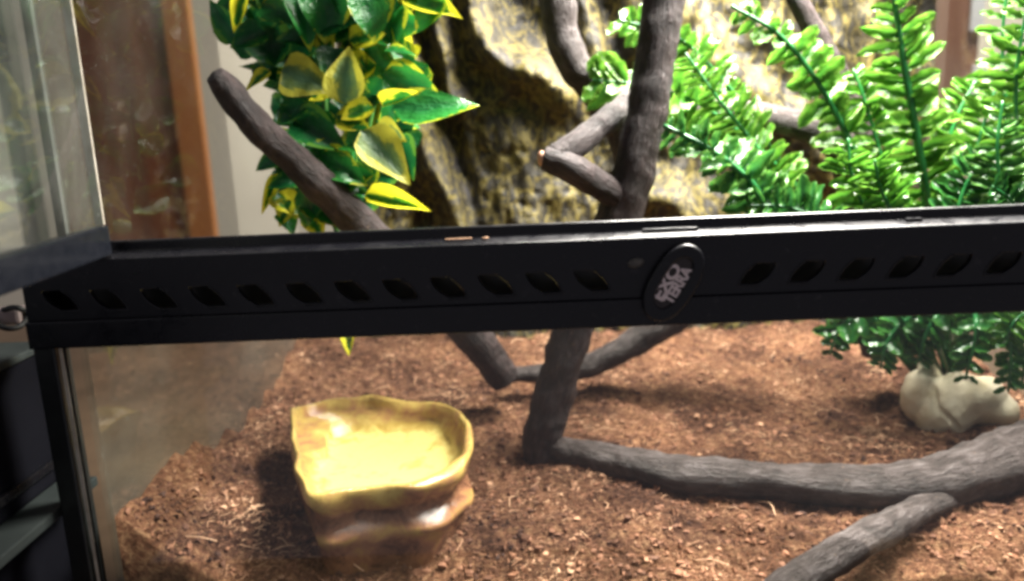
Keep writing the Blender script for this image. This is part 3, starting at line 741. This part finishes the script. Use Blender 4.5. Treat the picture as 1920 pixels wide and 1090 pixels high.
at = N(nt, 'ShaderNodeAttribute', attribute_name='glaze')
nA = noise_tex(nt, 75, 7, 0.68, 0.6, objco(nt))
s1 = N(nt, 'ShaderNodeMath', operation='MULTIPLY_ADD'); s1.inputs[1].default_value = 1.35; L(nt, nA.outputs['Fac'], s1.inputs[0]); 
ad = N(nt, 'ShaderNodeMath', operation='SUBTRACT'); L(nt, at.outputs['Fac'], ad.inputs[0]); ad.inputs[1].default_value = 0.67
L(nt, ad.outputs[0], s1.inputs[2])
r = ramp(nt, [(0.05, (0.085, 0.036, 0.020)), (0.3, (0.25, 0.115, 0.06)), (0.48, (0.31, 0.18, 0.06)), (0.66, (0.36, 0.25, 0.07)), (0.84, (0.44, 0.32, 0.10)), (1.0, (0.60, 0.51, 0.20))])
L(nt, s1.outputs[0], r.inputs[0]); L(nt, r.outputs[0], b.inputs['Base Color'])
b.inputs['Roughness'].default_value = 0.16
nB = noise_tex(nt, 130, 7, 0.7, 0.4, objco(nt)); bump(nt, b, nB.outputs['Fac'], 0.4, 0.0018)
nD = noise_tex(nt, 40, 4, 0.6, 0.5, objco(nt)); mr = N(nt, 'ShaderNodeMapRange'); mr.inputs[1].default_value = 0.35; mr.inputs[2].default_value = 0.65; mr.inputs[3].default_value = 0.07; mr.inputs[4].default_value = 0.26
L(nt, nD.outputs['Fac'], mr.inputs[0]); L(nt, mr.outputs[0], b.inputs['Roughness'])
me = mesh('basin', ver, fac, M_DISH); add_attr(me, 'glaze', zone)
bo = link('basin', me, dish)

M_WATER = glass('clear_water', 0.0, (0.98, 0.97, 0.90))
wr = ring(0.875, 0.0312, 0.002, 12); wv = [tuple(p) for p in wr] + [(cen.x, cen.y, 0.0310)]
wf = [(k, (k + 1) % nR, nR) for k in range(nR)]
wo = link('water', mesh('water', wv, wf, M_WATER)); tag(wo, 'shallow clear water lying in the yellow dish', 'water')

# ================================================================== CREAM ROCK
YK = 0.186
def kpt(px, py): p = U(px, py, YK); return np.array([p.x, p.y + (p.z - 0.015) * 0.5, p.z])
kc = kpt(1785, 760)
lobes = [(1726, 742, 34, 50, 0.011), (1792, 752, 78, 54, 0.017), (1765, 774, 50, 46, 0.016), (1850, 752, 44, 48, 0.014), (1868, 768, 34, 28, 0.013), (1753, 706, 16, 24, 0.008)]
px2m = 1500 / (0.585)
els = []
for (x, y, rx, ry, dep) in lobes: els.append((kpt(x, y) - kc, np.array([rx / px2m, dep, ry / px2m])))
ico = bmesh.new(); bmesh.ops.create_icosphere(ico, subdivisions=5, radius=1)
for v in ico.verts:
    d = np.array(v.co[:]); rr_ = []
    for c_, s_ in els:
        o_ = -c_ / s_; k_ = d / s_
        A_ = k_ @ k_; B_ = o_ @ k_; C_ = o_ @ o_ - 1; D_ = B_ * B_ - A_ * C_
        rr_.append((-B_ + math.sqrt(D_)) / A_ if D_ > 0 else 0.0)
    rr_ = np.clip(np.array(rr_), 0, None); R_ = float((rr_ ** 12).sum() ** (1 / 12)) or 0.004
    q = Vector(kc + d * R_)
    n_ = noise.noise(q * 42) * 0.0030 + noise.noise(q * 110) * 0.0010 + noise.noise(q * 260) * 0.0004
    d1, _ = seg_dist(np.array([q.x]), np.array([q.z]), [(kpt(*s)[0], kpt(*s)[2]) for s in ((1742, 706), (1738, 752), (1774, 790))])
    if d[1] < 0.3: n_ -= 0.0032 * math.exp(-(d1[0] / 0.0016) ** 2)
    v.co = q + Vector(d) * n_
for f in ico.faces: f.smooth = True
st_o = from_bm('cream_stone', ico, M_SHELL, None, True)
tag(st_o, 'cream lobed stone with a crease lying under the fern', 'stone')

# ================================================================== LEAVES
def leaf_mesh(name, cup, curl, twist, wave, seed, mat_, point=1.0):
    nl, nw = 9, 6
    r_ = random.Random(seed)
    v, f, ac = [], [], []
    ph = r_.random() * 6
    for i in range(nl + 1):
        t = i / nl
        w = 0.5 * (math.sin(math.pi * min(1, t ** 0.62)) ** 0.85) * (1 - 0.25 * t) * 1.12 + 0.012
        if i == nl: w = 0.004
        for j in range(nw + 1):
            u = j / nw * 2 - 1
            y = u * w
            z = cup * (abs(u) ** 1.5) * w - curl * t * t + wave * math.sin(t * 9 + ph + u * 1.3) * abs(u) + twist * u * w * t
            v.append((t, y, z)); ac.append(min(1, max(abs(u), 1.0 * max(0, (t - 0.72) / 0.28))))
    for i in range(nl):
        for j in range(nw):
            a = i * (nw + 1) + j
            f.append((a, a + nw + 1, a + nw + 2, a + 1))
    m = mesh(name, v, f, mat_); add_attr(m, 'across', ac)
    return m
LV = {}
for key, mm in (('G', M_LEAF), ('Y', M_LEAF_YEL), ('U', M_LEAF_UNDER), ('D', M_LEAF_DARK)):
    LV[key] = [leaf_mesh('leaf', rnd.uniform(0.15, 0.7), rnd.uniform(-0.05, 0.28), rnd.uniform(-0.5, 0.5), rnd.uniform(0.01, 0.035), k * 7 + ord(key), mm) for k in range(5)]
def frame(base, d, nrm, ln, wd):
    x = d.normalized(); z = (nrm - x * nrm.dot(x)).normalized(); y = z.cross(x)
    return Matrix(((x.x * ln, y.x * wd, z.x * ln, base.x), (x.y * ln, y.y * wd, z.y * ln, base.y), (x.z * ln, y.z * wd, z.z * ln, base.z), (0, 0, 0, 1)))
vine = empty('variegated_vine', U(620, 430, 0.2)); tag(vine, 'bushy artificial vine of glossy green leaves with yellow margins', 'vine')
VI = Matrix.Translation(-vine.location)
def put_leaf(b_, t_, wpx, key, Y, tilt=0.35, dY=None):
    base = U(b_[0], b_[1], Y); tip = U(t_[0], t_[1], Y - (dY if dY is not None else rnd.uniform(-0.004, 0.012)))
    d = tip - base; ln = d.length
    dep = -(RM.transposed() @ (base - CAM)).z
    wd = wpx * dep / FPX / 1.0
    toc = (CAM - base).normalized()
    nrm = (toc + Vector((rnd.uniform(-tilt, tilt), 0, rnd.uniform(0.0, 2 * tilt)))).normalized()
    o = link('leaf', LV[key][rnd.randrange(5)], vine)
    o.matrix_basis = frame(base, d, nrm, ln, wd)
    return o
hero = [
 ((452, 82), (384, -4), 52, 'D', .16), ((462, -25), (440, 62), 26, 'Y', .145), ((468, 55), (566, 132), 84, 'D', .165), ((490, 10), (588, 45), 66, 'G', .155), ((556, -10), (582, 94), 62, 'G', .15),
 ((622, -40), (608, 84), 96, 'G', .145), ((690, -30), (704, 82), 90, 'G', .14), ((650, -50), (664, 66), 66, 'D', .15), ((752, -6), (868, 30), 64, 'Y', .15), ((742, 50), (772, 142), 34, 'Y', .17),
 ((528, 132), (622, 168), 80, 'U', .14), ((648, 196), (650, 84), 76, 'U', .13), ((688, 90), (742, 152), 62, 'G', .16), ((716, 140), (828, 182), 74, 'G', .15), ((736, 205), (900, 194), 72, 'G', .135),
 ((718, 198), (788, 172), 26, 'Y', .13), ((548, 232), (646, 268), 76, 'D', .15), ((630, 220), (692, 236), 48, 'Y', .15), ((676, 246), (772, 342), 80, 'U', .125), ((706, 236), (758, 262), 46, 'U', .15),
 ((738, 258), (776, 338), 48, 'D', .16), ((600, 292), (688, 348), 66, 'G', .15), ((684, 368), (808, 393), 44, 'Y', .14), ((532, 296), (476, 318), 48, 'D', .16), ((516, 362), (566, 412), 56, 'Y', .16),
 ((566, 372), (642, 428), 52, 'G', .155), ((522, 326), (490, 402), 24, 'Y', .165), ((506, 132), (458, 168), 26, 'Y', .155), ((640, 256), (700, 285), 50, 'G', .155), ((520, 205), (585, 235), 60, 'D', .16),
 ((560, 275), (520, 330), 50, 'D', .17), ((700, 310), (660, 372), 52, 'G', .165), ((600, 60), (540, 110), 66, 'D', .165), ((640, 110), (715, 125), 50, 'G', .16), ((800, 120), (752, 185), 50, 'G', .175),
 ((655, 610), (655, 668), 24, 'Y', .2), ((700, 200), (640, 226), 44, 'Y', .155), ((585, 330), (640, 390), 56, 'D', .17), ((470, -10), (400, 20), 50, 'G', .17)]
for h in hero: put_leaf(*h)
for x, y, tx, ty, w_, k_ in ((560, 340, 500, 350, 46, 'D'), (590, 350, 570, 430, 50, 'D'), (545, 375, 520, 425, 44, 'Y'), (610, 365, 650, 432, 50, 'D'), (640, 345, 700, 372, 46, 'G'), (560, 300, 510, 300, 46, 'D'),
                             (580, 400, 605, 450, 44, 'Y'), (530, 400, 550, 440, 42, 'G'), (500, 60, 430, 90, 52, 'D'), (620, 330, 610, 400, 52, 'G'), (660, 30, 590, 70, 84, 'D'), (700, 40, 760, 96, 70, 'G'), (540, 60, 490, 140, 70, 'D'), (725, 0, 735, 100, 80, 'G')):
    put_leaf((x, y), (tx, ty), w_, k_, rnd.uniform(.15, .17))
poly = [(400, -40), (860, -40), (790, 80), (800, 200), (770, 330), (660, 420), (540, 420), (500, 320), (520, 240), (470, 150), (400, 60)]
def inside(x, y, p):
    c_ = False
    for i in range(len(p)):
        (x0, y0), (x1, y1) = p[i - 1], p[i]
        if (y0 > y) != (y1 > y) and x < (x1 - x0) * (y - y0) / (y1 - y0) + x0: c_ = not c_
    return c_
cnt = 0
while cnt < 235:
    x, y = rnd.uniform(390, 860), rnd.uniform(-90, 430)
    if not inside(x, max(y, -39), poly): continue
    an = rnd.uniform(0, 6.28); ln = rnd.uniform(48, 92)
    t_ = (x + math.cos(an) * ln, y + math.sin(an) * ln * 0.8)
    if not inside(t_[0], max(-39, t_[1]), poly): continue
    put_leaf((x, y), t_, rnd.uniform(40, 66), rnd.choice('DDDDGGGGGY' if x > 560 else 'DDDDDGG'), rnd.uniform(.148, .25), 0.6)
    cnt += 1
for k, pts in enumerate(([(600, -120), (590, 60), (610, 200), (600, 330), (640, 470), (655, 640)], [(720, -120), (690, 40), (700, 180), (680, 300), (690, 400)], [(480, -100), (500, 60), (540, 200), (550, 330)])):
    v, f = tube([P4(x, y, 0.185 + 0.01 * k, 5) for x, y in pts], 40, 7)
    link('stem', mesh('stem', v, f, M_STEM), vine)

# ================================================================== FERNS
def leaflet_mesh(seed, mat_):
    r_ = random.Random(seed); nl, nw = 9, 4
    v, f, ac = [], [], []
    curl = r_.uniform(-0.1, 0.45); cup = r_.uniform(0.2, 0.9); ph = r_.random() * 6; bend = r_.uniform(-0.18, 0.18)
    for i in range(nl + 1):
        t = i / nl
        w = (0.30 + 0.16 * math.sin(t * math.pi * 0.85)) * math.sqrt(max(0.0, 1 - t ** 6)) * min(1, 0.45 + 3 * t) + 0.02
        w *= 1 + 0.10 * math.sin(t * 21 + ph)
        for j in range(nw + 1):
            u = j / nw * 2 - 1
            v.append((t, u * w + bend * t * t, cup * abs(u) * w * 0.6 - curl * t * t + 0.07 * math.sin(t * 13 + ph + 2 * u) * abs(u)))
            ac.append(min(1, abs(u) * 0.8 + 0.3 * t))
    for i in range(nl):
        for j in range(nw):
            a = i * (nw + 1) + j
            f.append((a, a + nw + 1, a + nw + 2, a + 1))
    m = mesh('leaflet', v, f, mat_); add_attr(m, 'across', ac)
    return m, np.array(v), f, ac
LF = {'L': [leaflet_mesh(k, M_FERN) for k in range(6)], 'K': [leaflet_mesh(40 + k, M_FERN_DARK) for k in range(6)]}
def frond(fern, pts, lpx, wpx, n, key='L', single=False, rr=6.0, upbias=0.35, start=0.15, nrm_bias=(0, 0, 0.25), tipk=0.62):
    """pts: (px, py, Y) along the stalk; lpx, wpx: leaflet length and width in photograph pixels at the stalk's middle."""
    P = [P4(x, y, Y, rr * (1 - 0.6 * k / (len(pts) - 1))) for k, (x, y, Y) in enumerate(pts)]
    v, f = tube(P, 40, 7)
    fr = link('frond', mesh('frond', v, f, M_RACHIS), fern)
    C = catmull(P, 200)
    bv, bf, ba = [], [], []
    for k in range(n):
        t = start + (1 - start) * (k + 0.5) / n
        i = int(t * 198)
        p = Vector(C[i][:3]); tg = (Vector(C[i + 1][:3]) - p).normalized()
        dep = -(RM.transposed() @ (p - CAM)).z
        toc = (CAM - p).normalized() + Vector(nrm_bias)
        nr_ = (toc + Vector((rnd.uniform(-.5, .5), rnd.uniform(-.3, .3), rnd.uniform(-.4, .5)))).normalized()
        taper = min(1.0, 0.55 + 1.2 * (t - start)) * (1 - tipk * max(0, (t - 0.55) / 0.45) ** 1.3)
        for s in (1, -1):
            side = nr_.cross(tg).normalized() * s
            d = (side + tg * rnd.uniform(0.05, upbias + 0.35) + nr_ * rnd.uniform(-0.5, 0.6)).normalized()
            ln = lpx * dep / FPX * taper * rnd.uniform(0.6, 1.15); wd = 0.86 * wpx * dep / FPX * taper * rnd.uniform(0.85, 1.15)
            mm, vv, ff, aa = LF[key][rnd.randrange(6)]
            Mx = frame(p + d * 0.0008 - nr_ * 0.0016, d, nr_, ln, wd)
            if single:
                o = link('leaflet', mm, fr); o.matrix_basis = Mx
            else:
                A = np.array(Mx); w_ = vv @ A[:3, :3].T + A[:3, 3]
                b0 = len(bv); bv.extend(map(tuple, w_)); bf.extend([tuple(b0 + q for q in g) for g in ff]); ba.extend(aa)
    # tip leaflet
    if not single:
        m = mesh('leaflet', bv, bf, LF[key][0][0].materials[0]); add_attr(m, 'across', ba)
        o = link('leaflet', m, fr); o['kind'] = 'stuff'
    return fr
B = G(1790, 745)
fern = empty('fern', B); tag(fern, 'bright green artificial fern with one tall upright frond behind the cream stone', 'fern')
yb_ = B.y
frond(fern, [(1785, 740, .235), (1752, 520, .20), (1737, 370, .17), (1715, 230, .165), (1690, 90, .165), (1668, -70, .165)], 98, 40, 24, 'L', True, rr=12, start=0.28)
frond(fern, [(1765, 730, .235), (1690, 540, .20), (1640, 390, .18), (1590, 260, .18), (1530, 150, .18), (1460, 65, .18), (1372, 12, .18)], 66, 42, 24, 'L', True, rr=9, start=0.25)
frond(fern, [(1740, 720, .23), (1600, 560, .16), (1470, 420, .13), (1400, 335, .125), (1330, 280, .125), (1245, 236, .13)], 84, 38, 22, 'K', True, rr=11, start=0.3)
frond(fern, [(1740, 710, .235), (1590, 540, .19), (1490, 400, .18), (1420, 280, .18), (1350, 190, .18), (1285, 100, .185)], 80, 24, 30, 'L', True, rr=6, start=0.3)
frond(fern, [(1750, 700, .24), (1610, 520, .20), (1500, 360, .205), (1400, 260, .21), (1300, 190, .21), (1200, 160, .20), (1112, 150, .195)], 76, 44, 20, 'L', True, rr=6, start=0.35, tipk=0.1)
frond(fern, [(1790, 720, .23), (1810, 520, .19), (1815, 370, .17), (1840, 250, .17), (1880, 130, .18)], 80, 32, 18, 'L', True, rr=6, start=0.3)
frond(fern, [(1770, 720, .23), (1700, 560, .15), (1640, 430, .13), (1600, 340, .13), (1590, 260, .135)], 75, 32, 15, 'L')
frond(fern, [(1770, 720, .24), (1640, 520, .21), (1480, 330, .235), (1380, 180, .24), (1270, 70, .24), (1160, 38, .24)], 62, 38, 18, 'L', start=0.5, tipk=0.3)
frond(fern, [(1770, 720, .24), (1690, 520, .20), (1660, 330, .20), (1625, 200, .205), (1600, 130, .21)], 70, 30, 22, 'L', start=0.3)
frond(fern, [(1780, 720, .24), (1790, 520, .21), (1770, 330, .215), (1790, 230, .215), (1830, 150, .22)], 76, 30, 20, 'L', start=0.3)
frond(fern, [(1770, 710, .22), (1660, 560, .15), (1560, 430, .12), (1480, 390, .12), (1400, 385, .12)], 70, 30, 18, 'K', start=0.3)
frond(fern, [(1780, 710, .22), (1720, 540, .14), (1680, 420, .12), (1650, 350, .12), (1640, 300, .12)], 70, 30, 18, 'L', start=0.3)
frond(fern, [(1790, 710, .22), (1780, 540, .15), (1790, 430, .13), (1810, 350, .13), (1850, 290, .13)], 72, 30, 18, 'K', start=0.3)
# drooping fronds seen under the strip
frond(fern, [(1780, 690, .23), (1720, 590, .20), (1640, 580, .19), (1580, 610, .185), (1555, 665, .185)], 56, 34, 14, 'K', start=0.2, upbias=0.6)
frond(fern, [(1790, 690, .23), (1750, 600, .185), (1700, 600, .17), (1665, 640, .165), (1650, 690, .165)], 58, 32, 14, 'K', start=0.2)
frond(fern, [(1790, 690, .23), (1790, 590, .185), (1760, 590, .16), (1735, 630, .155), (1720, 680, .155)], 54, 32, 14, 'K', start=0.2)
frond(fern, [(1800, 690, .23), (1820, 590, .18), (1830, 600, .15), (1825, 650, .145), (1810, 712, .145)], 50, 30, 14, 'K', start=0.25)
frond(fern, [(1810, 690, .23), (1860, 580, .18), (1885, 600, .15), (1895, 660, .145), (1890, 735, .145)], 58, 32, 14, 'K', start=0.25)
frond(fern, [(1800, 690, .23), (1700, 560, .23), (1640, 560, .23), (1600, 600, .23), (1590, 640, .23)], 56, 32, 14, 'K', start=0.2)

B2 = G(2010, 745)
fern2 = empty('fern', B2); tag(fern2, 'dense fern clump crowding the glass to the right of the pale post', 'fern')
frond(fern2, [(2010, 740, .22), (1960, 500, .16), (1915, 320, .13), (1905, 160, .13), (1925, 20, .13), (1950, -80, .13)], 70, 32, 26, 'L', True, rr=6)
frond(fern2, [(2010, 740, .22), (1960, 520, .14), (1890, 390, .115), (1870, 290, .115), (1880, 190, .12)], 62, 28, 18, 'K', True, rr=6)
frond(fern2, [(2010, 740, .22), (1980, 500, .17), (1930, 340, .16), (1890, 210, .16), (1880, 70, .165), (1895, -60, .165)], 66, 30, 22, 'L', True)
frond(fern2, [(2010, 740, .22), (1980, 560, .14), (1930, 440, .11), (1900, 380, .11), (1860, 350, .11)], 66, 30, 18, 'K')
frond(fern2, [(2010, 740, .22), (1985, 620, .16), (1940, 590, .14), (1905, 600, .13), (1885, 640, .13)], 60, 32, 14, 'L')
frond(fern2, [(2010, 740, .22), (1985, 640, .18), (1950, 620, .165), (1925, 660, .16), (1915, 730, .16)], 60, 32, 14, 'K')
